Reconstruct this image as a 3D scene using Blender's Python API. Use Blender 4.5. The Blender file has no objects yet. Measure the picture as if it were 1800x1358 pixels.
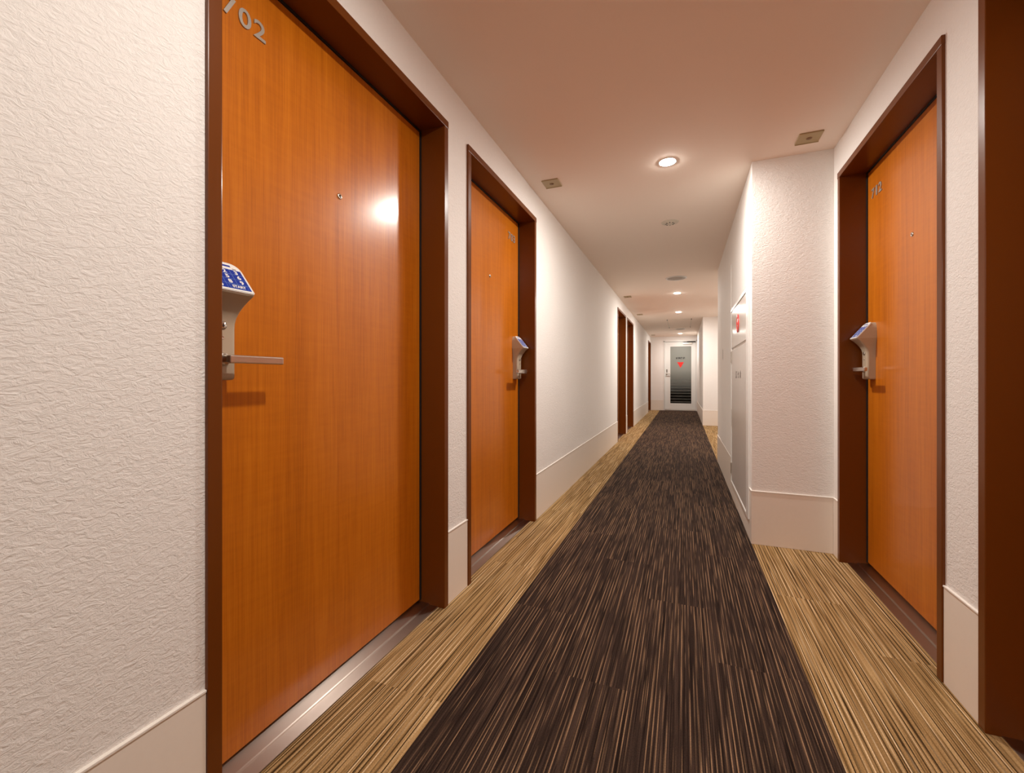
import bpy, bmesh, math, random
from mathutils import Matrix, Vector
random.seed(7)
sc = bpy.context.scene
COL = sc.collection

# ------------------------------------------------------------------ dimensions (metres, camera over the origin)
EYE = 0.9975; CEIL = 2.307
XL = -0.97; XR = 0.7965            # faces of the left and right walls
DOORW = 1.03; DOORH = 2.125; REV = 0.115
BX = 0.385; B1A, B1B = 2.954, 5.75  # first projecting pier
B2A = 10.02                        # second pier, runs to the end wall
YEND = 14.3; YBACK = -5.2
BASEH = 0.3175
TH = 0.22

# ------------------------------------------------------------------ materials
def new_mat(name):
    m = bpy.data.materials.new(name); m.use_nodes = True
    nt = m.node_tree; nt.nodes.clear()
    out = nt.nodes.new('ShaderNodeOutputMaterial')
    p = nt.nodes.new('ShaderNodeBsdfPrincipled')
    nt.links.new(p.outputs[0], out.inputs[0])
    return m, nt, p
def N(nt, kind, **kw):
    n = nt.nodes.new(kind)
    for k, v in kw.items():
        if k in ('operation', 'blend_type', 'data_type', 'noise_dimensions', 'vector_type', 'interpolation_type'):
            setattr(n, k, v)
        else:
            n.inputs[k].default_value = v
    return n
def math_n(nt, op, a, b=None, c=None, clamp=False):
    n = nt.nodes.new('ShaderNodeMath'); n.operation = op; n.use_clamp = clamp
    for i, v in enumerate((a, b, c)):
        if v is None: continue
        if hasattr(v, 'links'): nt.links.new(v, n.inputs[i])
        else: n.inputs[i].default_value = v
    return n.outputs[0]
def ramp(nt, fac, stops):
    r = nt.nodes.new('ShaderNodeValToRGB')
    el = r.color_ramp.elements
    while len(el) < len(stops): el.new(0.5)
    for e, (p, c) in zip(el, stops):
        e.position = p; e.color = (c[0], c[1], c[2], 1) if not isinstance(c, (int, float)) else (c, c, c, 1)
    nt.links.new(fac, r.inputs[0])
    return r.outputs[0]
def mixc(nt, fac, a, b, mode='MIX'):
    n = nt.nodes.new('ShaderNodeMix'); n.data_type = 'RGBA'; n.blend_type = mode
    for s, v in ((n.inputs[0], fac), (n.inputs[6], a), (n.inputs[7], b)):
        if hasattr(v, 'links'): nt.links.new(v, s)
        else: s.default_value = v if isinstance(v, (int, float)) else (v[0], v[1], v[2], 1)
    return n.outputs[2]
def simple(name, col, rough=0.5, metal=0.0, coat=0.0, spec=0.5, aniso=0.0):
    m, nt, p = new_mat(name)
    p.inputs['Base Color'].default_value = (*col, 1); p.inputs['Roughness'].default_value = rough
    p.inputs['Metallic'].default_value = metal; p.inputs['Coat Weight'].default_value = coat
    p.inputs['Specular IOR Level'].default_value = spec
    return m
def s2l(*c):
    return tuple(((v/255)/12.92 if v/255 <= 0.04045 else ((v/255+0.055)/1.055)**2.4) for v in c)

def mat_plaster():
    m, nt, p = new_mat('embossed_wallpaper')
    tc = N(nt, 'ShaderNodeTexCoord')
    mp = nt.nodes.new('ShaderNodeMapping'); mp.inputs['Scale'].default_value = (1, 1, 1.75)
    nt.links.new(tc.outputs['Object'], mp.inputs[0])
    n1 = N(nt, 'ShaderNodeTexNoise', Scale=56.0, Detail=5.0, Roughness=0.62, Distortion=1.1)
    nt.links.new(mp.outputs[0], n1.inputs['Vector'])
    b = nt.nodes.new('ShaderNodeBump'); b.inputs['Strength'].default_value = 0.55; b.inputs['Distance'].default_value = 0.006
    nt.links.new(n1.outputs[0], b.inputs['Height'])
    nt.links.new(b.outputs[0], p.inputs['Normal'])
    n2 = N(nt, 'ShaderNodeTexNoise', Scale=1.3, Detail=2.0)
    nt.links.new(tc.outputs['Object'], n2.inputs['Vector'])
    c = ramp(nt, n2.outputs[0], [(0.3, (0.835, 0.805, 0.775)), (0.7, (0.85, 0.82, 0.79))])
    nt.links.new(c, p.inputs['Base Color'])
    p.inputs['Roughness'].default_value = 0.75; p.inputs['Specular IOR Level'].default_value = 0.3
    return m
def mat_smooth(name, col, rough, scale=180, dist=0.0006):
    m, nt, p = new_mat(name)
    tc = N(nt, 'ShaderNodeTexCoord')
    n1 = N(nt, 'ShaderNodeTexNoise', Scale=float(scale), Detail=3.0)
    nt.links.new(tc.outputs['Object'], n1.inputs['Vector'])
    b = nt.nodes.new('ShaderNodeBump'); b.inputs['Strength'].default_value = 0.3; b.inputs['Distance'].default_value = dist
    nt.links.new(n1.outputs[0], b.inputs['Height']); nt.links.new(b.outputs[0], p.inputs['Normal'])
    c = ramp(nt, n1.outputs[0], [(0.3, tuple(v*0.985 for v in col)), (0.7, col)])
    nt.links.new(c, p.inputs['Base Color'])
    p.inputs['Roughness'].default_value = rough; p.inputs['Specular IOR Level'].default_value = 0.35
    return m
def mat_wood():
    m, nt, p = new_mat('cherry_wood_veneer')
    tc = N(nt, 'ShaderNodeTexCoord'); oi = N(nt, 'ShaderNodeObjectInfo')
    off = math_n(nt, 'MULTIPLY', oi.outputs['Random'], 31.0)
    cx = nt.nodes.new('ShaderNodeCombineXYZ'); nt.links.new(off, cx.inputs[0]); nt.links.new(off, cx.inputs[2])
    add = nt.nodes.new('ShaderNodeVectorMath'); add.operation = 'ADD'
    nt.links.new(tc.outputs['Object'], add.inputs[0]); nt.links.new(cx.outputs[0], add.inputs[1])
    def noise(sx, sy, sz, detail, rough=0.5, dist=0.0):
        mp = nt.nodes.new('ShaderNodeMapping'); mp.inputs['Scale'].default_value = (sx, sy, sz)
        nt.links.new(add.outputs[0], mp.inputs[0])
        n = N(nt, 'ShaderNodeTexNoise', Scale=1.0, Detail=float(detail), Roughness=rough, Distortion=dist)
        nt.links.new(mp.outputs[0], n.inputs['Vector']); return n.outputs[0]
    fine = noise(330, 20, 5, 4, 0.65)
    mid = noise(42, 5, 1.3, 3, 0.55, 0.6)
    broad = noise(7, 2, 0.55, 2)
    ripple = noise(9, 3, 62, 2, 0.5, 0.5)
    v = math_n(nt, 'MULTIPLY', fine, 0.42)
    v = math_n(nt, 'MULTIPLY_ADD', mid, 0.30, v)
    v = math_n(nt, 'MULTIPLY_ADD', broad, 0.18, v)
    v = math_n(nt, 'MULTIPLY_ADD', ripple, 0.10, v)
    c = ramp(nt, v, [(0.30, WOOD_D), (0.5, WOOD_M), (0.70, WOOD_L)])
    nt.links.new(c, p.inputs['Base Color'])
    rr = math_n(nt, 'MULTIPLY_ADD', fine, 0.10, 0.16)
    nt.links.new(rr, p.inputs['Coat Roughness']); p.inputs['Coat Weight'].default_value = 0.55
    p.inputs['Roughness'].default_value = 0.36
    b = nt.nodes.new('ShaderNodeBump'); b.inputs['Strength'].default_value = 0.12; b.inputs['Distance'].default_value = 0.0004
    nt.links.new(fine, b.inputs['Height']); nt.links.new(b.outputs[0], p.inputs['Normal'])
    p.inputs['Specular IOR Level'].default_value = 0.22
    return m
WOOD_D = (0.33, 0.078, 0.002); WOOD_M = (0.50, 0.136, 0.004); WOOD_L = (0.62, 0.190, 0.009)

def mat_carpet(name, base, lines, yw, speck, pw=0.2675, x0=0.382):
    """yarns run along y; lines: (every nth yarn, offset, colour, low, high, stretch) threads laid over the base"""
    m, nt, p = new_mat(name)
    tc = N(nt, 'ShaderNodeTexCoord')
    sp = nt.nodes.new('ShaderNodeSeparateXYZ'); nt.links.new(tc.outputs['Object'], sp.inputs[0])
    x, y = math_n(nt, 'ADD', sp.outputs[0], 10*pw - x0), sp.outputs[1]
    col = math_n(nt, 'FLOOR', math_n(nt, 'DIVIDE', x, pw))
    row = math_n(nt, 'FLOOR', math_n(nt, 'ADD', y, math_n(nt, 'FRACT', math_n(nt, 'MULTIPLY', col, 0.37))))
    hid = math_n(nt, 'MULTIPLY_ADD', row, 7.31, math_n(nt, 'MULTIPLY', col, 13.7))
    def yarn(width, along, jit):
        cv = nt.nodes.new('ShaderNodeCombineXYZ')
        ix = math_n(nt, 'FLOOR', math_n(nt, 'DIVIDE', x, width))
        nt.links.new(math_n(nt, 'MULTIPLY', ix, 3.37), cv.inputs[0])
        nt.links.new(math_n(nt, 'MULTIPLY', y, along), cv.inputs[1])
        nt.links.new(math_n(nt, 'ADD', hid, jit), cv.inputs[2])
        n = N(nt, 'ShaderNodeTexNoise', Scale=1.0, Detail=2.0, Roughness=0.6)
        nt.links.new(cv.outputs[0], n.inputs['Vector']); return n.outputs[0]
    def free(sx, sy):
        cv = nt.nodes.new('ShaderNodeCombineXYZ')
        nt.links.new(math_n(nt, 'MULTIPLY', x, sx), cv.inputs[0]); nt.links.new(math_n(nt, 'MULTIPLY', y, sy), cv.inputs[1])
        n = N(nt, 'ShaderNodeTexNoise', Scale=1.0, Detail=2.0, Roughness=0.7)
        nt.links.new(cv.outputs[0], n.inputs['Vector']); return n.outputs[0]
    c = ramp(nt, yarn(yw, 2.0, 5.5), base)
    k = 0
    for every, off, colour, lo, hi, along in lines:
        k += 1
        idx = math_n(nt, 'FLOOR', math_n(nt, 'DIVIDE', x, yw))
        mask = math_n(nt, 'COMPARE', math_n(nt, 'FLOORED_MODULO', idx, float(every)), float(off), 0.5)
        mr = nt.nodes.new('ShaderNodeMapRange'); mr.inputs['From Min'].default_value = lo; mr.inputs['From Max'].default_value = hi
        nt.links.new(yarn(yw, along, 21.0*k), mr.inputs['Value'])
        c = mixc(nt, math_n(nt, 'MULTIPLY', mask, mr.outputs[0]), c, colour)
    pile = free(360, 250)
    kk = math_n(nt, 'MULTIPLY_ADD', pile, speck, 1.0 - speck*0.5)
    mul = nt.nodes.new('ShaderNodeVectorMath'); mul.operation = 'SCALE'
    nt.links.new(c, mul.inputs[0]); nt.links.new(kk, mul.inputs['Scale'])
    nt.links.new(mul.outputs[0], p.inputs['Base Color'])
    b = nt.nodes.new('ShaderNodeBump'); b.inputs['Strength'].default_value = 0.6; b.inputs['Distance'].default_value = 0.002
    nt.links.new(pile, b.inputs['Height']); nt.links.new(b.outputs[0], p.inputs['Normal'])
    p.inputs['Roughness'].default_value = 0.95; p.inputs['Specular IOR Level'].default_value = 0.1
    return m
def mat_steel(name, col, rough, aniso=0.0):
    m, nt, p = new_mat(name)
    tc = N(nt, 'ShaderNodeTexCoord')
    mp = nt.nodes.new('ShaderNodeMapping'); mp.inputs['Scale'].default_value = (6, 900, 900)
    nt.links.new(tc.outputs['Object'], mp.inputs[0])
    n = N(nt, 'ShaderNodeTexNoise', Scale=1.0, Detail=2.0)
    nt.links.new(mp.outputs[0], n.inputs['Vector'])
    b = nt.nodes.new('ShaderNodeBump'); b.inputs['Strength'].default_value = 0.25; b.inputs['Distance'].default_value = 0.0003
    nt.links.new(n.outputs[0], b.inputs['Height']); nt.links.new(b.outputs[0], p.inputs['Normal'])
    p.inputs['Base Color'].default_value = (*col, 1); p.inputs['Metallic'].default_value = 1; p.inputs['Roughness'].default_value = rough
    if aniso:
        vt = nt.nodes.new('ShaderNodeVectorTransform'); vt.vector_type = 'VECTOR'; vt.convert_from = 'OBJECT'; vt.convert_to = 'WORLD'
        vt.inputs[0].default_value = (0, 1, 0); nt.links.new(vt.outputs[0], p.inputs['Tangent']); p.inputs['Anisotropic'].default_value = aniso
    return m

M = {}
M['wall'] = mat_plaster()
M['ceiling'] = mat_smooth('painted_ceiling', (0.92, 0.805, 0.71), 0.85, 260, 0.0008)
M['base'] = mat_smooth('vinyl_base_cover', (0.83, 0.75, 0.67), 0.42, 60, 0.0002)
M['base_lip'] = mat_smooth('vinyl_base_lip', (0.84, 0.79, 0.73), 0.4, 60, 0.0002)
M['wood'] = mat_wood()
M['frame'] = mat_smooth('brown_painted_steel', (0.135, 0.034, 0.003), 0.30, 90, 0.0002)
_fp = M['frame'].node_tree.nodes['Principled BSDF']; _fp.inputs['Specular IOR Level'].default_value = 0.2; _fp.inputs['Coat Weight'].default_value = 0.2; _fp.inputs['Coat Roughness'].default_value = 0.16
M['gasket'] = simple('black_rubber_gasket', (0.006, 0.005, 0.005), 0.6)
M['sill'] = mat_steel('brushed_stainless_sill', (0.50, 0.43, 0.38), 0.41, 0.95)
M['steel'] = mat_steel('satin_stainless', (0.62, 0.57, 0.52), 0.3)
M['chrome'] = simple('polished_steel', (0.75, 0.72, 0.68), 0.15, 1.0)
M['dark'] = simple('dark_recess', (0.015, 0.012, 0.01), 0.5)
M['lock'] = simple('champagne_lacquered_casing', (0.47, 0.385, 0.285), 0.4, 0.25)
M['keywhite'] = simple('keypad_white', (0.80, 0.79, 0.76), 0.35)
M['keyblue'] = simple('keypad_blue', (0.006, 0.035, 0.30), 0.3)
M['keyline'] = simple('keypad_line', (0.22, 0.36, 0.62), 0.4)
M['number'] = simple('satin_metal_numeral', (0.50, 0.47, 0.42), 0.42, 0.7)
M['runner'] = mat_carpet('dark_brown_striped_carpet',
    [(0.35, (0.013, 0.0070, 0.0050)), (0.5, (0.034, 0.020, 0.0145)), (0.65, (0.062, 0.037, 0.027))],
    [(4, 1, (0.29, 0.175, 0.10), 0.45, 0.63, 2.6), (7, 3, (0.16, 0.095, 0.054), 0.46, 0.64, 3.4)], 0.0031, 1.5)
M['beige'] = mat_carpet('beige_striped_carpet',
    [(0.36, (0.22, 0.125, 0.046)), (0.5, (0.36, 0.22, 0.092)), (0.64, (0.50, 0.33, 0.155))],
    [(4, 1, (0.050, 0.027, 0.010), 0.36, 0.56, 1.6), (7, 5, (0.085, 0.045, 0.016), 0.42, 0.60, 2.2), (5, 2, (0.70, 0.52, 0.31), 0.46, 0.62, 2.0)], 0.0034, 1.4)
M['white_metal'] = mat_smooth('white_painted_steel', (0.78, 0.76, 0.73), 0.3, 40, 0.0002)
M['panel_metal'] = mat_smooth('pale_painted_cabinet_steel', (0.67, 0.62, 0.58), 0.20, 40, 0.0002)
M['plastic'] = mat_smooth('cream_plastic', (0.70, 0.64, 0.54), 0.45, 60, 0.0002)
M['plate'] = mat_smooth('aged_cream_plate', (0.44, 0.345, 0.19), 0.45, 60, 0.0002)
M['screw'] = simple('tarnished_screw', (0.20, 0.11, 0.05), 0.4, 0.5)
M['red'] = simple('red_lacquer', (0.78, 0.02, 0.015), 0.3)
M['ink'] = simple('dark_lettering', (0.03, 0.028, 0.025), 0.5)
M['greyink'] = simple('grey_lettering', (0.22, 0.19, 0.17), 0.5)
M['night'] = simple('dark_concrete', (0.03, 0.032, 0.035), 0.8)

m, nt, p = new_mat('downlight_glow')
p.inputs['Base Color'].default_value = (0.9, 0.9, 0.9, 1)
p.inputs['Emission Color'].default_value = (1.0, 0.955, 0.885, 1)
p.inputs['Emission Strength'].default_value = 1500.0
M['glow'] = m
m2 = m.copy(); m2.name = 'downlight_glow_lowered'; M['glow_dim'] = m2
m2.node_tree.nodes['Principled BSDF'].inputs['Emission Strength'].default_value = 1080.0  # same lamp, emission lowered only to balance brightness near it

# gradient film on the exit door pane
m, nt, p = new_mat('frosted_gradient_glass')
tc = N(nt, 'ShaderNodeTexCoord'); sp = nt.nodes.new('ShaderNodeSeparateXYZ'); nt.links.new(tc.outputs['Object'], sp.inputs[0])
z = sp.outputs[2]
g = N(nt, 'ShaderNodeMapRange'); g.inputs['From Min'].default_value = 0.62; g.inputs['From Max'].default_value = 1.25
nt.links.new(z, g.inputs['Value'])
st = math_n(nt, 'FRACT', math_n(nt, 'DIVIDE', z, 0.088))
line = math_n(nt, 'LESS_THAN', st, 0.22)
low = math_n(nt, 'LESS_THAN', z, 0.98)
lines = math_n(nt, 'MULTIPLY', math_n(nt, 'MULTIPLY', line, low), 0.42)
fac = math_n(nt, 'MAXIMUM', g.outputs[0], lines, clamp=True)
p.inputs['Base Color'].default_value = (0.235, 0.24, 0.215, 1); p.inputs['Roughness'].default_value = 0.35
p2 = nt.nodes.new('ShaderNodeBsdfPrincipled')
p2.inputs['Base Color'].default_value = (0.75, 0.80, 0.80, 1); p2.inputs['Roughness'].default_value = 0.03
p2.inputs['Transmission Weight'].default_value = 1.0; p2.inputs['IOR'].default_value = 1.45
mx = nt.nodes.new('ShaderNodeMixShader'); nt.links.new(fac, mx.inputs[0]); nt.links.new(p2.outputs[0], mx.inputs[1]); nt.links.new(p.outputs[0], mx.inputs[2])
out = [n for n in nt.nodes if n.type == 'OUTPUT_MATERIAL'][0]; nt.links.new(mx.outputs[0], out.inputs[0])
M['film'] = m

# ------------------------------------------------------------------ geometry helpers
def box(bm, x0, x1, y0, y1, z0, z1, bev=0.0, mi=0, seg=1):
    b = bmesh.new()
    bmesh.ops.create_cube(b, size=1)
    for v in b.verts:
        v.co = Vector((x0 + (v.co.x+0.5)*(x1-x0), y0 + (v.co.y+0.5)*(y1-y0), z0 + (v.co.z+0.5)*(z1-z0)))
    if bev > 0:
        bmesh.ops.bevel(b, geom=b.edges[:], offset=bev, segments=seg, profile=0.6, affect='EDGES')
    merge(bm, b, mi)
def merge(bm, b, mi=0, mat=None):
    if mat is not None: bmesh.ops.transform(b, matrix=mat, verts=b.verts[:])
    vm = {v: bm.verts.new(v.co) for v in b.verts}
    for f in b.faces:
        try:
            nf = bm.faces.new([vm[v] for v in f.verts]); nf.material_index = mi; nf.smooth = f.smooth
        except ValueError: pass
    b.free()
def lathe(bm, prof, seg=32, mi=0, mat=None, smooth=True):
    """prof: (radius, height) list, revolved round z."""
    b = bmesh.new(); rings = []
    for r, h in prof:
        if r < 1e-6: rings.append([b.verts.new((0, 0, h))])
        else: rings.append([b.verts.new((r*math.cos(2*math.pi*i/seg), r*math.sin(2*math.pi*i/seg), h)) for i in range(seg)])
    for a, c in zip(rings, rings[1:]):
        for i in range(seg):
            j = (i+1) % seg
            vs = [a[i % len(a)], a[j % len(a)], c[j % len(c)], c[i % len(c)]]
            u = []
            for v in vs:
                if v not in u: u.append(v)
            if len(u) > 2:
                f = b.faces.new(u); f.smooth = smooth
    merge(bm, b, mi, mat)
def prism(bm, pts, d0, d1, mat=None, mi=0, bev=0.0):
    """polygon pts (x,z) extruded along y from d0 to d1."""
    b = bmesh.new()
    A = [b.verts.new((x, d0, z)) for x, z in pts]; B = [b.verts.new((x, d1, z)) for x, z in pts]
    b.faces.new(A); b.faces.new(B[::-1])
    n = len(pts)
    for i in range(n): b.faces.new([A[i], B[i], B[(i+1) % n], A[(i+1) % n]])
    bmesh.ops.recalc_face_normals(b, faces=b.faces[:])
    merge(bm, b, mi, mat)
def build(name, bm, mats, parent=None, smooth_angle=None, loc=None, rotz=None):
    bmesh.ops.recalc_face_normals(bm, faces=bm.faces[:])
    me = bpy.data.meshes.new(name); bm.to_mesh(me); bm.free()
    for mm in (mats if isinstance(mats, (list, tuple)) else [mats]): me.materials.append(M[mm])
    o = bpy.data.objects.new(name, me); COL.objects.link(o)
    if parent: o.parent = parent
    if loc: o.location = loc
    if rotz is not None: o.rotation_euler = (0, 0, rotz)
    return o
def tag(o, label=None, cat=None, group=None, kind=None):
    if label: o['label'] = label
    if cat: o['category'] = cat
    if group: o['group'] = group
    if kind: o['kind'] = kind
    return o
def empty(name, loc, rotz=0.0):
    o = bpy.data.objects.new(name, None); COL.objects.link(o)
    o.location = loc; o.rotation_euler = (0, 0, rotz); o.empty_display_size = 0.1
    return o
def text_bm(body, size, extrude, bold=0.0, align='LEFT', spacing=1.0, xscale=1.0):
    """lettering standing in the x-z plane, facing -y."""
    cu = bpy.data.curves.new('t', 'FONT'); cu.body = body; cu.size = size; cu.extrude = extrude
    cu.offset = bold; cu.align_x = align; cu.space_character = spacing; cu.resolution_u = 4
    o = bpy.data.objects.new('t', cu); COL.objects.link(o)
    dg = bpy.context.evaluated_depsgraph_get()
    me = bpy.data.meshes.new_from_object(o.evaluated_get(dg))
    b = bmesh.new(); b.from_mesh(me)
    bpy.data.objects.remove(o); bpy.data.curves.remove(cu); bpy.data.meshes.remove(me)
    for v in b.verts: v.co = Vector((v.co.x*xscale, -v.co.z, v.co.y))
    return b
def dup(root, loc):
    r = root.copy(); COL.objects.link(r); r.location = loc
    for ch in list(root.children):
        c = ch.copy(); COL.objects.link(c); c.parent = r
        for g2 in ch.children:
            d = g2.copy(); COL.objects.link(d); d.parent = c
    return r

# ------------------------------------------------------------------ the shell
doorsL = [0.624, 1.843, 6.925, 8.17, 13.24]
doorsR = [0.618, 1.834]
def wall_side(name, xa, xb, spans, y0, y1, label):
    bm = bmesh.new(); y = y0
    for s in spans:
        box(bm, xa, xb, y, s+0.004, 0, CEIL)
        box(bm, xa, xb, s+0.004, s+DOORW-0.004, DOORH-0.006, CEIL)
        # lining behind the leaf so the opening is closed
        back = (xa, xa+0.04) if xa < 0 else (xb-0.04, xb)
        box(bm, back[0], back[1], s+0.004, s+DOORW-0.004, 0, DOORH-0.006)
        y = s+DOORW-0.004
    if y < y1: box(bm, xa, xb, y, y1, 0, CEIL)
    return tag(build(name, bm, 'wall'), label, 'wall', kind='structure')
wall_side('wall_left', XL-TH, XL, doorsL, YBACK, YEND, 'long white textured wall with five brown framed doors')
wall_side('wall_right', XR, XR+TH, doorsR, YBACK, YEND, 'white textured wall with two brown framed doors opposite the long wall')
bm = bmesh.new(); box(bm, BX, XR, B1A, B1B, 0, CEIL, 0)
tag(build('wall_right', bm, 'wall'), 'white textured pier projecting into the corridor, holding the hydrant cabinet', 'wall', kind='structure')
bm = bmesh.new(); box(bm, BX, XR, B2A, YEND, 0, CEIL, 0)
tag(build('wall_right', bm, 'wall'), 'far white pier projecting beside the glazed exit door', 'wall', kind='structure')
# end wall with opening for the exit door
EX0, EX1, EZ = -0.58, 0.385, 2.175
bm = bmesh.new()
box(bm, XL, EX0, YEND, YEND+0.18, 0, CEIL); box(bm, EX1, XR, YEND, YEND+0.18, 0, CEIL); box(bm, EX0, EX1, YEND, YEND+0.18, EZ, CEIL)
tag(build('wall_end', bm, 'wall'), 'short white wall closing the corridor round the exit door', 'wall', kind='structure')
bm = bmesh.new(); box(bm, XL-TH, XR+TH, YBACK-0.2, YBACK, 0, CEIL)
tag(build('wall_back', bm, 'wall'), 'white wall closing the corridor behind the viewer', 'wall', kind='structure')
bm = bmesh.new(); box(bm, XL-TH, XR+TH, YBACK-0.2, YEND+0.18, CEIL, CEIL+0.15)
tag(build('ceiling', bm, 'ceiling'), 'flat pale painted corridor ceiling with round downlights', 'ceiling', kind='structure')
bm = bmesh.new(); box(bm, XL-TH, XR+TH, YBACK-0.2, YEND+0.18, -0.15, 0)
tag(build('floor', bm, 'beige'), 'beige striped carpet tiles along both edges of the corridor floor', 'floor', kind='structure')
bm = bmesh.new(); box(bm, -0.688, 0.382, YBACK, YEND-0.002, -0.002, 0.0015)
tag(build('carpet_runner', bm, 'runner'), 'dark brown striped carpet band running down the middle of the corridor', 'carpet')

# baseboards (tall vinyl covers with a light top lip)
def baseboard(name, x0, x1, y0, y1, side, label):
    """side: which way it faces: '+x', '-x', '-y'"""
    bm = bmesh.new(); t = 0.005
    if side == '+x': box(bm, x0-0.002, x0+t, y0, y1, 0, BASEH, 0.0008); box(bm, x0-0.002, x0+t+0.0025, y0, y1, BASEH-0.002, BASEH+0.004, 0.001, 1)
    if side == '-x': box(bm, x0-t, x0+0.002, y0, y1, 0, BASEH, 0.0008); box(bm, x0-t-0.0025, x0+0.002, y0, y1, BASEH-0.002, BASEH+0.004, 0.001, 1)
    if side == '-y': box(bm, x0, x1, y0-t, y0+0.002, 0, BASEH, 0.0008); box(bm, x0, x1, y0-t-0.0025, y0+0.002, BASEH-0.002, BASEH+0.004, 0.001, 1)
    tag(build(name, bm, ['base', 'base_lip']), label, 'baseboard', kind='structure')
g = 0.001
baseboard('baseboard_left', XL, 0, YBACK, doorsL[0]-g, '+x', 'tall cream base cover nearest the viewer, before the first door')
baseboard('baseboard_left', XL, 0, doorsL[0]+DOORW+g, doorsL[1]-g, '+x', 'short cream base cover between door 702 and door 703')
baseboard('baseboard_left', XL, 0, doorsL[1]+DOORW+g, doorsL[2]-g, '+x', 'long cream base cover beyond door 703')
baseboard('baseboard_left', XL, 0, doorsL[2]+DOORW+g, doorsL[3]-g, '+x', 'narrow cream base cover between the paired far doors')
baseboard('baseboard_left', XL, 0, doorsL[3]+DOORW+g, doorsL[4]-g, '+x', 'far cream base cover leading up to the last left door')
baseboard('baseboard_right', XR, 0, YBACK, doorsR[0]-g, '-x', 'cream base cover on the right wall behind the viewer')
baseboard('baseboard_right', XR, 0, doorsR[0]+DOORW+g, doorsR[1]-g, '-x', 'short cream base cover between the two right-hand doors')
baseboard('baseboard_right', XR, 0, doorsR[1]+DOORW+g, B1A-0.005, '-x', 'sliver of cream base cover between door 712 and the pier')
baseboard('baseboard_right', BX-0.005, XR-0.005, B1A, 0, '-y', 'cream base cover across the near face of the pier beside door 712')
baseboard('baseboard_right', BX, 0, B1A-0.004, B1B, '-x', 'cream base cover under the hydrant cabinet along the pier')
baseboard('baseboard_right', XR, 0, B1B, B2A-0.006, '-x', 'cream base cover in the recess between the two piers')
baseboard('baseboard_right', BX-0.005, XR-0.005, B2A, 0, '-y', 'cream base cover across the face of the far pier')
baseboard('baseboard_right', BX, 0, B2A-0.004, YEND, '-x', 'cream base cover along the far pier beside the exit door')
baseboard('baseboard_end', XL+0.006, EX0-0.002, YEND, 0, '-y', 'cream base cover on the end wall left of the exit door')

# ------------------------------------------------------------------ room doors (local: x along the wall, -y out into the corridor)
FW = 0.032
def frame_bm():
    bm = bmesh.new(); P = 0.009; y1 = REV+0.045
    for a in (0, 1):
        x0, x1 = (0, FW) if a == 0 else (DOORW-FW, DOORW)
        box(bm, x0, x1, -P, y1, 0, DOORH-0.004, 0.0022, seg=2)
    box(bm, -0.0008, DOORW+0.0008, -P-0.0015, y1-0.001, DOORH-FW, DOORH, 0.0022, seg=2)
    return bm
def gasket_bm():
    bm = bmesh.new(); w = 0.007
    box(bm, FW-0.001, FW+w, REV-0.006, REV+0.03, 0.02, DOORH-FW)
    box(bm, DOORW-FW-w, DOORW-FW+0.001, REV-0.006, REV+0.03, 0.02, DOORH-FW)
    box(bm, FW-0.001, DOORW-FW+0.001, REV-0.006, REV+0.03, DOORH-FW-w, DOORH-FW+0.001)
    return bm
def leaf_bm():
    bm = bmesh.new(); box(bm, FW+0.0065, DOORW-FW-0.0065, REV, REV+0.04, 0.020, DOORH-FW-0.0065, 0.0012)
    return bm
def sill_bm():
    bm = bmesh.new()
    # section in y-z: outer band, ridge, inner band sloping down to the leaf
    sec = [(0.026, 0.0), (0.026, 0.0035), (0.0675, 0.0045), (0.0695, 0.0080), (0.0725, 0.010), (0.16, 0.010), (0.16, 0.0)]
    b = bmesh.new()
    A = [b.verts.new((FW-0.002, y, z)) for y, z in sec]; B = [b.verts.new((DOORW-FW+0.002, y, z)) for y, z in sec]
    b.faces.new(A); b.faces.new(B[::-1])
    for i in range(len(sec)):
        j = (i+1) % len(sec); b.faces.new([A[i], B[i], B[j], A[j]])
    merge(bm, b)
    return bm
def peephole_bm():
    bm = bmesh.new()
    R = Matrix.Translation((0, 0, 0)) @ Matrix.Rotation(math.pi/2, 4, 'X')
    lathe(bm, [(0, 0.001), (0.0045, 0.0015), (0.0045, 0.0035), (0.0075, 0.004), (0.0095, 0.0025), (0.010, -0.002)], 28, 0, R)
    lathe(bm, [(0, 0.0022), (0.0042, 0.0018), (0.0042, 0)], 20, 1, R)
    return bm
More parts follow.
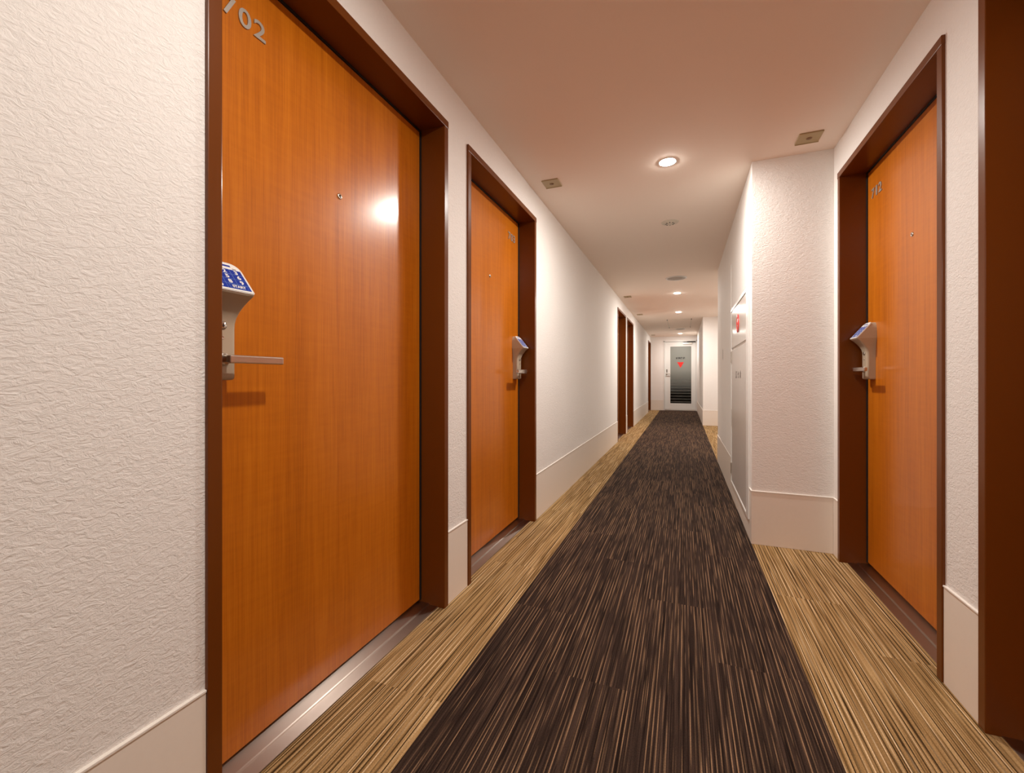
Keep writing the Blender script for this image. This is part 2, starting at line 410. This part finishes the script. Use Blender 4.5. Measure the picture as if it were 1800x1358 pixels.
# lock casing: horizontal rounded sections stacked in height, widening to the sloped keypad head
def lock_bm():
    bm = bmesh.new()
    lv = [(0.9935, 0.061, 0.031), (0.996, 0.067, 0.0345), (1.001, 0.070, 0.036), (1.06, 0.070, 0.036), (1.12, 0.070, 0.036), (1.135, 0.071, 0.0365),
          (1.150, 0.074, 0.0405), (1.165, 0.079, 0.0475), (1.180, 0.086, 0.058), (1.192, 0.093, 0.068), (1.201, 0.098, 0.078), (1.205, 0.100, 0.0815),
          (1.2075, 0.100, 0.0815), (1.22, 0.100, 0.071), (1.24, 0.099, 0.0545), (1.258, 0.096, 0.0395), (1.270, 0.090, 0.0295), (1.279, 0.080, 0.022), (1.285, 0.066, 0.016)]
    rings = []
    for z, w, d in lv:
        r = min(0.010 if z < 1.15 else max(0.003, 0.010-(z-1.15)*0.12), d*0.45); pts = [(-w/2, 0.002)]
        for k in range(7):
            a = math.pi + (math.pi/2)*k/6
            pts.append((-w/2 + r + r*math.cos(a), -(d - r) + r*math.sin(a)))
        for k in range(7):
            a = 1.5*math.pi + (math.pi/2)*k/6
            pts.append((w/2 - r + r*math.cos(a), -(d - r) + r*math.sin(a)))
        pts.append((w/2, 0.002))
        rings.append([bm.verts.new((x, y, z)) for x, y in pts])
    n = len(rings[0])
    for a, b in zip(rings, rings[1:]):
        for i in range(n-1):
            f = bm.faces.new([a[i], a[i+1], b[i+1], b[i]]); f.smooth = 0 < i < n-2
    bm.faces.new(rings[0][::-1]); bm.faces.new(rings[-1])
    for a, b in zip(rings, rings[1:]): bm.faces.new([a[n-1], a[0], b[0], b[n-1]])
    # raised lower cover round the handle
    return bm
SL0 = Vector((0, -0.0815, 1.2065)); SL1 = Vector((0, -0.0165, 1.286))
def keypad_bm():
    """flat keypad built in x-z, then laid on the slope"""
    bm = bmesh.new(); L = (SL1-SL0).length
    v = (SL1-SL0).normalized(); u = Vector((1, 0, 0)); nrm = u.cross(v)          # local -y -> outward
    T = Matrix(((u.x, -nrm.x, v.x, SL0.x), (u.y, -nrm.y, v.y, SL0.y), (u.z, -nrm.z, v.z, SL0.z), (0, 0, 0, 1)))
    if nrm.y > 0: T = Matrix(((u.x, nrm.x, v.x, SL0.x), (u.y, nrm.y, v.y, SL0.y), (u.z, nrm.z, v.z, SL0.z), (0, 0, 0, 1)))
    def plate(inset, d0, d1, mi, rt=0.026, rb=0.007):
        w = 0.0505-inset; z0, z1 = -0.001+inset, L-inset; rt = max(0.004, rt-inset); rb = max(0.002, rb-inset); pts = []
        for cx, cz, r, a0 in ((w-rb, z0+rb, rb, -90), (w-rt, z1-rt, rt, 0), (-w+rt, z1-rt, rt, 90), (-w+rb, z0+rb, rb, 180)):
            for k in range(9):
                a = math.radians(a0+90*k/8); pts.append((cx+r*math.cos(a), cz+r*math.sin(a)))
        prism(bm, pts, d0, d1, T, mi)
    plate(0.0, 0.001, -0.0030, 0)
    plate(0.0016, -0.0028, -0.0032, 2)
    plate(0.0026, -0.0030, -0.0036, 1)
    def rect(x0, x1, z0, z1, d, mi): prism(bm, [(x0, z0), (x1, z0), (x1, z1), (x0, z1)], -0.003, -d, T, mi)
    bx, z0, z1 = 0.0445, 0.007, 0.077
    rect(-bx, bx, z0, z1, 0.0040, 3)
    rh = (z1-z0)/4
    for k in (1, 2, 3): rect(-bx, bx, z0+rh*k-0.0003, z0+rh*k+0.0003, 0.0042, 4)
    for x in (-bx/3, bx/3): rect(x-0.0003, x+0.0003, z0+(rh if x > 0 else 0), z1, 0.0042, 4)
    S = Matrix.Translation((0, -0.0041, 0))
    for r, row in enumerate((('7', '8', '9'), ('4', '5', '6'), ('1', '2', '3'))):
        for c, ch in enumerate(row):
            b = text_bm(ch, 0.0165, 0.0002, 0.0006, 'CENTER', 1.0, 1.15)
            merge(bm, b, 1, T @ Matrix.Translation(((c-1)*bx*2/3, -0.0042, z0+rh*(r+1)+0.0030)))
    merge(bm, text_bm('0', 0.0165, 0.0002, 0.0006, 'CENTER', 1.0, 1.15), 1, T @ Matrix.Translation((-bx*2/3, -0.0042, z0+0.0030)))
    merge(bm, text_bm('START', 0.0115, 0.0002, 0.0004, 'CENTER'), 1, T @ Matrix.Translation((bx/3, -0.0042, z0+0.0048)))
    for a, b_, c, d in ((-0.009, 0.0388, 0.0026, 0.0030), (-0.009, 0.0388, 0.0150, 0.0154), (-0.009, -0.0086, 0.0026, 0.0154), (0.0384, 0.0388, 0.0026, 0.0154)):
        rect(a, b_, z0+c, z0+d, 0.0042, 4)
    rect(-0.028, 0.024, 0.0865, 0.0925, 0.0040, 3)        # header strip
    rect(0.026, 0.036, 0.0795, 0.0825, 0.0038, 2)
    return bm
def lever_bm(dirn):
    bm = bmesh.new(); z = 1.0445
    R = Matrix.Translation((0, 0, z)) @ Matrix.Rotation(math.pi/2, 4, 'X')
    lathe(bm, [(0.0165, 0.034), (0.0165, 0.040), (0.0145, 0.042), (0.0105, 0.043), (0.0105, 0.074)], 32, 0, R)
    b = bmesh.new(); bmesh.ops.create_cube(b, size=1)
    x0, x1 = -0.0125, 0.136
    for v in b.verts:
        v.co = Vector((dirn*(x0+(v.co.x+0.5)*(x1-x0)), -0.0815+(v.co.y+0.5)*0.0145, z-0.0100+(v.co.z+0.5)*0.020))
    bmesh.ops.bevel(b, geom=b.edges[:], offset=0.0032, segments=3, profile=0.5, affect='EDGES')
    for f in b.faces: f.smooth = False
    merge(bm, b)
    return bm
def keycyl_bm():
    bm = bmesh.new()
    R = Matrix.Translation((0, 0, 1.128)) @ Matrix.Rotation(math.pi/2, 4, 'X')
    lathe(bm, [(0.0102, 0.0355), (0.0102, 0.0372), (0.0092, 0.0372)], 28, 1, R)
    lathe(bm, [(0, 0.0395), (0.0078, 0.0395), (0.0088, 0.0385), (0.0088, 0.035)], 28, 0, R)
    box(bm, -0.0012, 0.0012, -0.0399, -0.038, 1.1235, 1.1325, 0, 1); box(bm, -0.0038, 0.0038, -0.0399, -0.038, 1.1265, 1.1285, 0, 1)
    R2 = Matrix.Translation((0, 0, 1.098)) @ Matrix.Rotation(math.pi/2, 4, 'X')
    lathe(bm, [(0, 0.0366), (0.0028, 0.0366), (0.0036, 0.0372), (0.0044, 0.0366), (0.0046, 0.035)], 20, 2, R2)
    return bm
mesh_cache = {}
def shared(name, maker, mats, parent, loc=(0, 0, 0), key=None):
    key = key or name
    if key not in mesh_cache:
        o = build(name, maker(), mats); mesh_cache[key] = o.data
    else:
        o = bpy.data.objects.new(name, mesh_cache[key]); COL.objects.link(o)
    o.parent = parent; o.location = loc
    return o
def room_door(idx, side, y, label, number=None, lock=None, peep=True, num_x=0.11):
    """side 'L' or 'R'; lock: 'start' or 'end' of the local x axis"""
    if side == 'L': root = empty('door_%d' % idx, (XL, y, 0), math.pi/2)
    else: root = empty('door_%d' % idx, (XR, y+DOORW, 0), -math.pi/2)
    tag(root, label, 'door', kind='structure')
    shared('door_frame', frame_bm, 'frame', root)
    shared('door_gasket', gasket_bm, 'gasket', root)
    leaf = shared('door_leaf', leaf_bm, 'wood', root)
    shared('threshold', sill_bm, 'sill', root)
    if peep: shared('peephole', peephole_bm, ['chrome', 'dark'], root, (DOORW/2, REV, EYE+0.618))
    if number:
        bm = bmesh.new()
        for k, ch in enumerate(number):
            b = text_bm(ch, 0.068, 0.0016, 0.0009, 'LEFT')
            xs = [v.co.x for v in b.verts]; w = max(xs)-min(xs); x0 = min(xs)
            zs = [v.co.z for v in b.verts]; z0 = min(zs); h = max(zs)-z0
            tw = {'1': 0.016}.get(ch, 0.0355)
            for v in b.verts: v.co = Vector(((v.co.x-x0)/w*tw+(0.0355-tw)/2, v.co.y, (v.co.z-z0)/h*0.0495))
            merge(bm, b, 0, Matrix.Translation((0.043*k, 0, 0)))
        o = build('room_number', bm, 'number', root); o.location = (num_x, REV-0.0018, 1.9285)
    if lock:
        d = 1 if lock == 'start' else -1
        lx = 0.092 if (lock == 'start' and side == 'L' and idx == 1) else (0.101 if d == 1 else DOORW-0.101)
        lk = shared('door_lock', lock_bm, 'lock', root, (lx, REV, 0))
        shared('keypad', keypad_bm, ['keywhite', 'keywhite', 'greyink', 'keyblue', 'keyline'], lk)
        shared('lever_handle', lambda: lever_bm(d), 'steel', lk, key='lever%d' % d)
        shared('key_cylinder', keycyl_bm, ['chrome', 'dark', 'steel'], lk)
    return root
room_door(1, 'L', doorsL[0], 'large orange wood door 702 nearest the viewer, blue keypad lock on its near side', '702', 'start', num_x=0.114)
room_door(2, 'L', doorsL[1], 'orange wood door 703, second on the long left wall', '703', 'end', num_x=0.806)
room_door(3, 'L', doorsL[2], 'far left door without visible lock, nearer one of the distant pair', None, None)
room_door(4, 'L', doorsL[3], 'far left door with pale lock showing, farther one of the distant pair', None, 'start')
room_door(5, 'L', doorsL[4], 'last brown door on the left, tight against the end wall', None, None)
room_door(6, 'R', doorsR[1], 'orange wood door 712 on the right beside the white pier', '712', 'start', num_x=0.093)
room_door(7, 'R', doorsR[0], 'dark brown door frame cut off by the right edge of the photo', None, None)

# ------------------------------------------------------------------ glazed exit door
ex = empty('door_8', (0, YEND, 0)); tag(ex, 'white glazed exit door with red triangle at the corridor end', 'door', kind='structure')
bm = bmesh.new()
box(bm, EX0, EX0+0.032, -0.012, 0.14, 0, EZ, 0.002); box(bm, EX1-0.030, EX1, -0.012, 0.14, 0, EZ, 0.002); box(bm, EX0, EX1, -0.012, 0.14, EZ-0.03, EZ, 0.002)
build('door_frame', bm, 'white_metal', ex)
LX0, LX1, LZ0, LZ1 = EX0+0.036, EX1-0.034, 0.052, EZ-0.036
PX0, PX1, PZ0, PZ1 = -0.385, 0.222, 0.225, 1.99
bm = bmesh.new(); yd0, yd1 = 0.03, 0.07
box(bm, LX0, PX0, yd0, yd1, LZ0, LZ1, 0.002); box(bm, PX1, LX1, yd0, yd1, LZ0, LZ1, 0.002)
box(bm, PX0-0.001, PX1+0.001, yd0, yd1, PZ1, LZ1, 0.002); box(bm, PX0-0.001, PX1+0.001, yd0, yd1, LZ0, PZ0, 0.002)
leaf = build('door_leaf', bm, 'white_metal', ex)
bm = bmesh.new(); box(bm, PX0-0.004, PX1+0.004, 0.047, 0.055, PZ0-0.004, PZ1+0.004)
build('glass_pane', bm, 'film', ex)
bm = bmesh.new(); prism(bm, [(-0.185, 1.505), (0.010, 1.505), (-0.0875, 1.325)], 0.047, 0.0455)
build('triangle_mark', bm, 'red', ex)['label'] = 'red downward triangle'
for k, ch in enumerate('\u907f\u96e3\u968e\u6bb5'):
    bm = bmesh.new(); merge(bm, text_bm(ch, 0.066, 0.0007, 0.0024, 'CENTER'), 0, Matrix.Translation((-0.0875+(k-1.5)*0.068, 0.0462, 1.602)))
    build('lettering', bm, 'ink', ex)
bm = bmesh.new()
box(bm, -0.505, -0.465, 0.024, 0.031, 1.185, 1.285, 0.002, 1)
Rx = Matrix.Translation((-0.488, 0.03, 1.14)) @ Matrix.Rotation(math.pi/2, 4, 'X')
lathe(bm, [(0.026, 0), (0.026, 0.008), (0.011, 0.010), (0.011, 0.055)], 24, 0, Rx)
box(bm, -0.500, -0.370, -0.030, -0.014, 1.129, 1.151, 0.004, 0, 2)
build('lever_handle', bm, ['steel', 'greyink'], ex)
bm = bmesh.new()
box(bm, -0.02, 0.24, -0.022, 0.030, 2.055, 2.105, 0.005, 0, 2)
box(bm, -0.012, 0.33, -0.030, -0.016, 2.112, 2.124, 0.002, 1)
box(bm, 0.10, 0.34, -0.030, 0.020, 2.124, 2.138, 0.002, 1)
build('door_closer', bm, ['steel', 'dark'], ex)
bm = bmesh.new()
box(bm, EX0+0.03, EX1-0.03, -0.010, 0.14, 0, 0.034, 0.003); box(bm, EX0+0.03, EX1-0.03, 0.02, 0.12, 0.030, 0.046, 0.002)
build('threshold', bm, 'steel', ex)
# what lies outside: a dark stair landing
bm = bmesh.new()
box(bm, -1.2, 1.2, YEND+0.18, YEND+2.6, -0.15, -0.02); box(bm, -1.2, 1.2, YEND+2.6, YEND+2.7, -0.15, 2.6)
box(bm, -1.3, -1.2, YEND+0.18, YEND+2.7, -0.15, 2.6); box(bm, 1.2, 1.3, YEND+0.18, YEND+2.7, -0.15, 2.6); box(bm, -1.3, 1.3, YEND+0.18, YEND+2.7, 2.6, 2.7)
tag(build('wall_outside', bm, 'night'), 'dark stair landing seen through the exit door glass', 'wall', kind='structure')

# ------------------------------------------------------------------ hydrant cabinet on the pier (local: x along -Y i.e. towards the viewer, -y out)
CY0, CY1 = 3.025, 4.075; CW = CY1-CY0
cab = empty('fire_hydrant_cabinet', (BX, CY1, 0), -math.pi/2)
tag(cab, 'tall pale fire hydrant cabinet with a red ring, set in the white pier', 'cabinet')
CZ0, CZ1 = 0.122, 1.578
bm = bmesh.new(); P = 0.013
box(bm, 0, 0.024, -P, 0.05, CZ0, CZ1, 0.002); box(bm, CW-0.10, CW, -P, 0.05, CZ0, CZ1, 0.002)
box(bm, 0.024, CW-0.10, -P, 0.05, CZ1-0.024, CZ1, 0.002); box(bm, 0.024, CW-0.10, -P, 0.05, CZ0, CZ0+0.018, 0.002)
box(bm, 0.01, CW-0.02, -0.001, 0.05, CZ0+0.01, CZ1-0.01)
build('cabinet_frame', bm, 'white_metal', cab)
bm = bmesh.new(); box(bm, 0.026, CW-0.102, -0.009, 0.01, 1.250, CZ1-0.026, 0.0015)
build('alarm_panel', bm, 'panel_metal', cab)
bm = bmesh.new(); box(bm, 0.026, CW-0.102, -0.009, 0.01, CZ0+0.022, 1.232, 0.0025)
cd = build('cabinet_door', bm, 'panel_metal', cab)
for hz in (1.13, 0.20):
    bm = bmesh.new(); box(bm, 0.022, 0.038, -0.018, -0.007, hz, hz+0.092, 0.002); build('hinge', bm, 'steel', cd)
bm = bmesh.new(); box(bm, 0.030, 0.052, -0.0105, -0.008, 0.585, 0.755, 0.001); box(bm, 0.034, 0.048, -0.011, -0.008, 0.60, 0.74, 0, 1)
build('recessed_handle', bm, ['steel', 'greyink'], cd)
for k, ch in enumerate('\u6d88\u706b\u6813'):
    bm = bmesh.new(); merge(bm, text_bm(ch, 0.056, 0.0006, 0.0008, 'CENTER'), 0, Matrix.Translation((0.37+0.13*k, -0.0096, 1.006)))
    build('lettering', bm, 'greyink', cd)
ry = CY1-3.60
bm = bmesh.new(); R = Matrix.Translation((ry, -0.008, 1.408)) @ Matrix.Rotation(math.pi/2, 4, 'X')
lathe(bm, [(0.041, 0.001), (0.041, 0.0045), (0.043, 0.0055), (0.066, 0.0055), (0.068, 0.004), (0.068, 0.0)], 48, 0, R)
ring = build('alarm_ring', bm, 'red', cab); ring['label'] = 'red alarm ring'
bm = bmesh.new()
lathe(bm, [(0, 0.003), (0.0405, 0.003), (0.0405, 0.0)], 40, 0, R); lathe(bm, [(0, 0.006), (0.011, 0.0055), (0.012, 0.002)], 24, 1, R)
build('push_button', bm, ['keywhite', 'red'], ring)

# flush service hatch further along the pier
PY0, PY1 = 4.15, 5.32
hatch = empty('service_panel', (BX, PY1, 0), -math.pi/2); tag(hatch, 'flush white service door on the pier beyond the hydrant cabinet', 'panel')
bm = bmesh.new(); box(bm, 0, PY1-PY0, -0.005, 0.0, BASEH+0.012, 1.98, 0.0015); build('panel_door', bm, 'wall', hatch)
bm = bmesh.new(); box(bm, 0.36, 0.385, -0.0065, 0.0, 1.185, 1.31, 0.001); box(bm, 0.364, 0.381, -0.007, 0.0, 1.20, 1.295, 0, 1)
build('pull_handle', bm, ['steel', 'dark'], hatch)

# ------------------------------------------------------------------ things on the ceiling
FX = Matrix.Scale(-1, 4, (0, 0, 1))
def dl():
    r = empty('downlight', (-0.09, 2.767, CEIL))
    bm = bmesh.new(); lathe(bm, [(0.0445, 0.0), (0.045, -0.0010), (0.047, -0.0016), (0.052, -0.0014), (0.054, -0.0005), (0.054, 0.0)], 40); build('trim_ring', bm, 'white_metal', r)
    bm = bmesh.new(); lathe(bm, [(0.0, -0.0048), (0.020, -0.0042), (0.036, -0.0028), (0.045, -0.0010)], 40); build('glowing_lens', bm, 'glow', r)
    return r
d0 = dl()
lab = ['lit round downlight nearest the viewer, largest in the ceiling', 'second lit downlight down the corridor, just past the round speaker grille',
       'third lit downlight down the corridor, just before the ceiling hatch', 'farthest lit downlight, in front of the exit door', 'lit downlight over the viewer, between door 702 and the right-hand frame', 'lit round downlight in the ceiling far behind the viewer']
for k, y in enumerate((2.767, 7.07, 9.10, 13.45, 0.74, -3.55)):
    o = d0 if k == 0 else dup(d0, (-0.09, y, CEIL))
    if y in (0.74, 13.45):
        for ch in o.children:
            if ch.name.startswith('glowing_lens'):
                ch.data = ch.data.copy(); ch.data.materials[0] = M['glow_dim']
    tag(o, lab[k], 'light', 'recessed ceiling downlights')

def plate_thing():
    r = empty('ceiling_plate', (-0.82, 2.775, CEIL))
    bm = bmesh.new(); s = 0.056
    box(bm, -s, s, -s, s, -0.007, 0.0, 0.002); box(bm, -s, s, s-0.005, s+0.0005, -0.010, 0, 0.001)
    build('cover', bm, 'plate', r)
    bm = bmesh.new(); lathe(bm, [(0, -0.0105), (0.011, -0.010), (0.015, -0.0065), (0.015, -0.004)], 24); build('screw', bm, 'screw', r)['label'] = 'dark centre screw'
    return r
p0 = plate_thing()
pl = [(-0.82, 2.775, 'small square cream plate on the ceiling beside door 703'), (0.633, 2.765, 'square cream ceiling plate near door 712 on the right'),
      (-0.83, 7.07, 'small ceiling plate just before the distant pair of doors'), (-0.83, 9.13, 'small ceiling plate above the far one of the paired doors'), (-0.85, 13.6, 'tiny ceiling plate before the end wall')]
for k, (x, y, l) in enumerate(pl):
    o = p0 if k == 0 else dup(p0, (x, y, CEIL))
    tag(o, l, 'ceiling plate', 'square ceiling plates along the walls')

sm = empty('smoke_detector', (-0.106, 3.84, CEIL)); tag(sm, 'round slotted detector in the ceiling behind the nearest downlight', 'detector')
bm = bmesh.new(); lathe(bm, [(0.0, -0.006), (0.055, -0.006), (0.066, -0.004), (0.070, 0.0)], 40); build('base_ring', bm, 'plastic', sm)
bm = bmesh.new(); lathe(bm, [(0, -0.016), (0.020, -0.0155), (0.036, -0.012), (0.040, -0.005)], 32); build('sensor_head', bm, 'plastic', sm)
bm = bmesh.new()
for k in range(8):
    b = bmesh.new(); bmesh.ops.create_cube(b, size=1)
    merge(bm, b, 0, Matrix.Rotation(k*math.pi/4, 4, 'Z') @ Matrix.Translation((0.031, 0, -0.0128)) @ Matrix.Diagonal((0.012, 0.006, 0.005, 1)))
build('vent_slots', bm, 'dark', sm)

def speaker():
    r = empty('ceiling_speaker', (-0.088, 6.0, CEIL))
    bm = bmesh.new(); lathe(bm, [(0.112, -0.004), (0.116, -0.009), (0.126, -0.008), (0.132, -0.003), (0.132, 0.0)], 48); build('rim', bm, 'white_metal', r)
    bm = bmesh.new(); lathe(bm, [(0, -0.0045), (0.06, -0.0045), (0.113, -0.0040), (0.113, 0)], 48); build('grille', bm, 'speaker_grille', r)
    return r
m, nt, p = new_mat('perforated_grille')
tc = N(nt, 'ShaderNodeTexCoord'); vo = nt.nodes.new('ShaderNodeTexVoronoi'); vo.inputs['Scale'].default_value = 220.0; vo.inputs['Randomness'].default_value = 0.0
nt.links.new(tc.outputs['Object'], vo.inputs['Vector'])
nt.links.new(ramp(nt, vo.outputs['Distance'], [(0.30, (0.05, 0.04, 0.035)), (0.36, (0.62, 0.56, 0.50))]), p.inputs['Base Color'])
p.inputs['Roughness'].default_value = 0.5
M['speaker_grille'] = m
s0 = speaker(); tag(s0, 'large round speaker grille in the ceiling before the second downlight', 'speaker', 'round ceiling speakers')
s1 = dup(s0, (-0.08, 12.2, CEIL)); tag(s1, 'distant round speaker grille near the exit door, past the ceiling hatch', 'speaker', 'round ceiling speakers')

ha = empty('ceiling_hatch', (-0.09, 11.0, CEIL)); tag(ha, 'long rectangular access hatch in the ceiling before the exit door', 'hatch')
bm = bmesh.new(); hx, hy = 0.25, 0.78
for a in (-1, 1):
    box(bm, a*hx-0.006, a*hx+0.006, -hy, hy, -0.003, 0, 0.001); box(bm, -hx, hx, a*hy-0.006, a*hy+0.006, -0.003, 0, 0.001)
build('hatch_frame', bm, 'plastic', ha)
for a in (-1, 1):
    for b_ in (-1, 1):
        bm = bmesh.new(); box(bm, a*hx-0.008, a*hx+0.008, b_*hy-0.035, b_*hy+0.035, -0.012, 0, 0.002)
        build('corner_latch', bm, 'dark', ha)

# ------------------------------------------------------------------ camera, world, view
cam = bpy.data.cameras.new('camera'); co = bpy.data.objects.new('camera', cam); COL.objects.link(co)
cam.sensor_fit = 'HORIZONTAL'; cam.sensor_width = 36; cam.lens = 756/1800*36
cam.shift_y = -14/1800; cam.shift_x = 0; cam.clip_start = 0.02
co.location = (0, 0, EYE); co.rotation_euler = (math.pi/2, 0, math.atan(301.5/756))
sc.camera = co
w = bpy.data.worlds.new('world'); sc.world = w; w.use_nodes = True
w.node_tree.nodes['Background'].inputs[0].default_value = (0.02, 0.025, 0.035, 1); w.node_tree.nodes['Background'].inputs[1].default_value = 0.3
vs = sc.view_settings; vs.view_transform = 'Standard'; vs.look = 'None'; vs.gamma = 1; vs.exposure = 0.0; vs.use_curve_mapping = False
sc.cycles.use_denoising = True
sc.cycles.max_bounces = 14; sc.cycles.diffuse_bounces = 7; sc.cycles.glossy_bounces = 5
sc.cycles.sample_clamp_indirect = 12.0
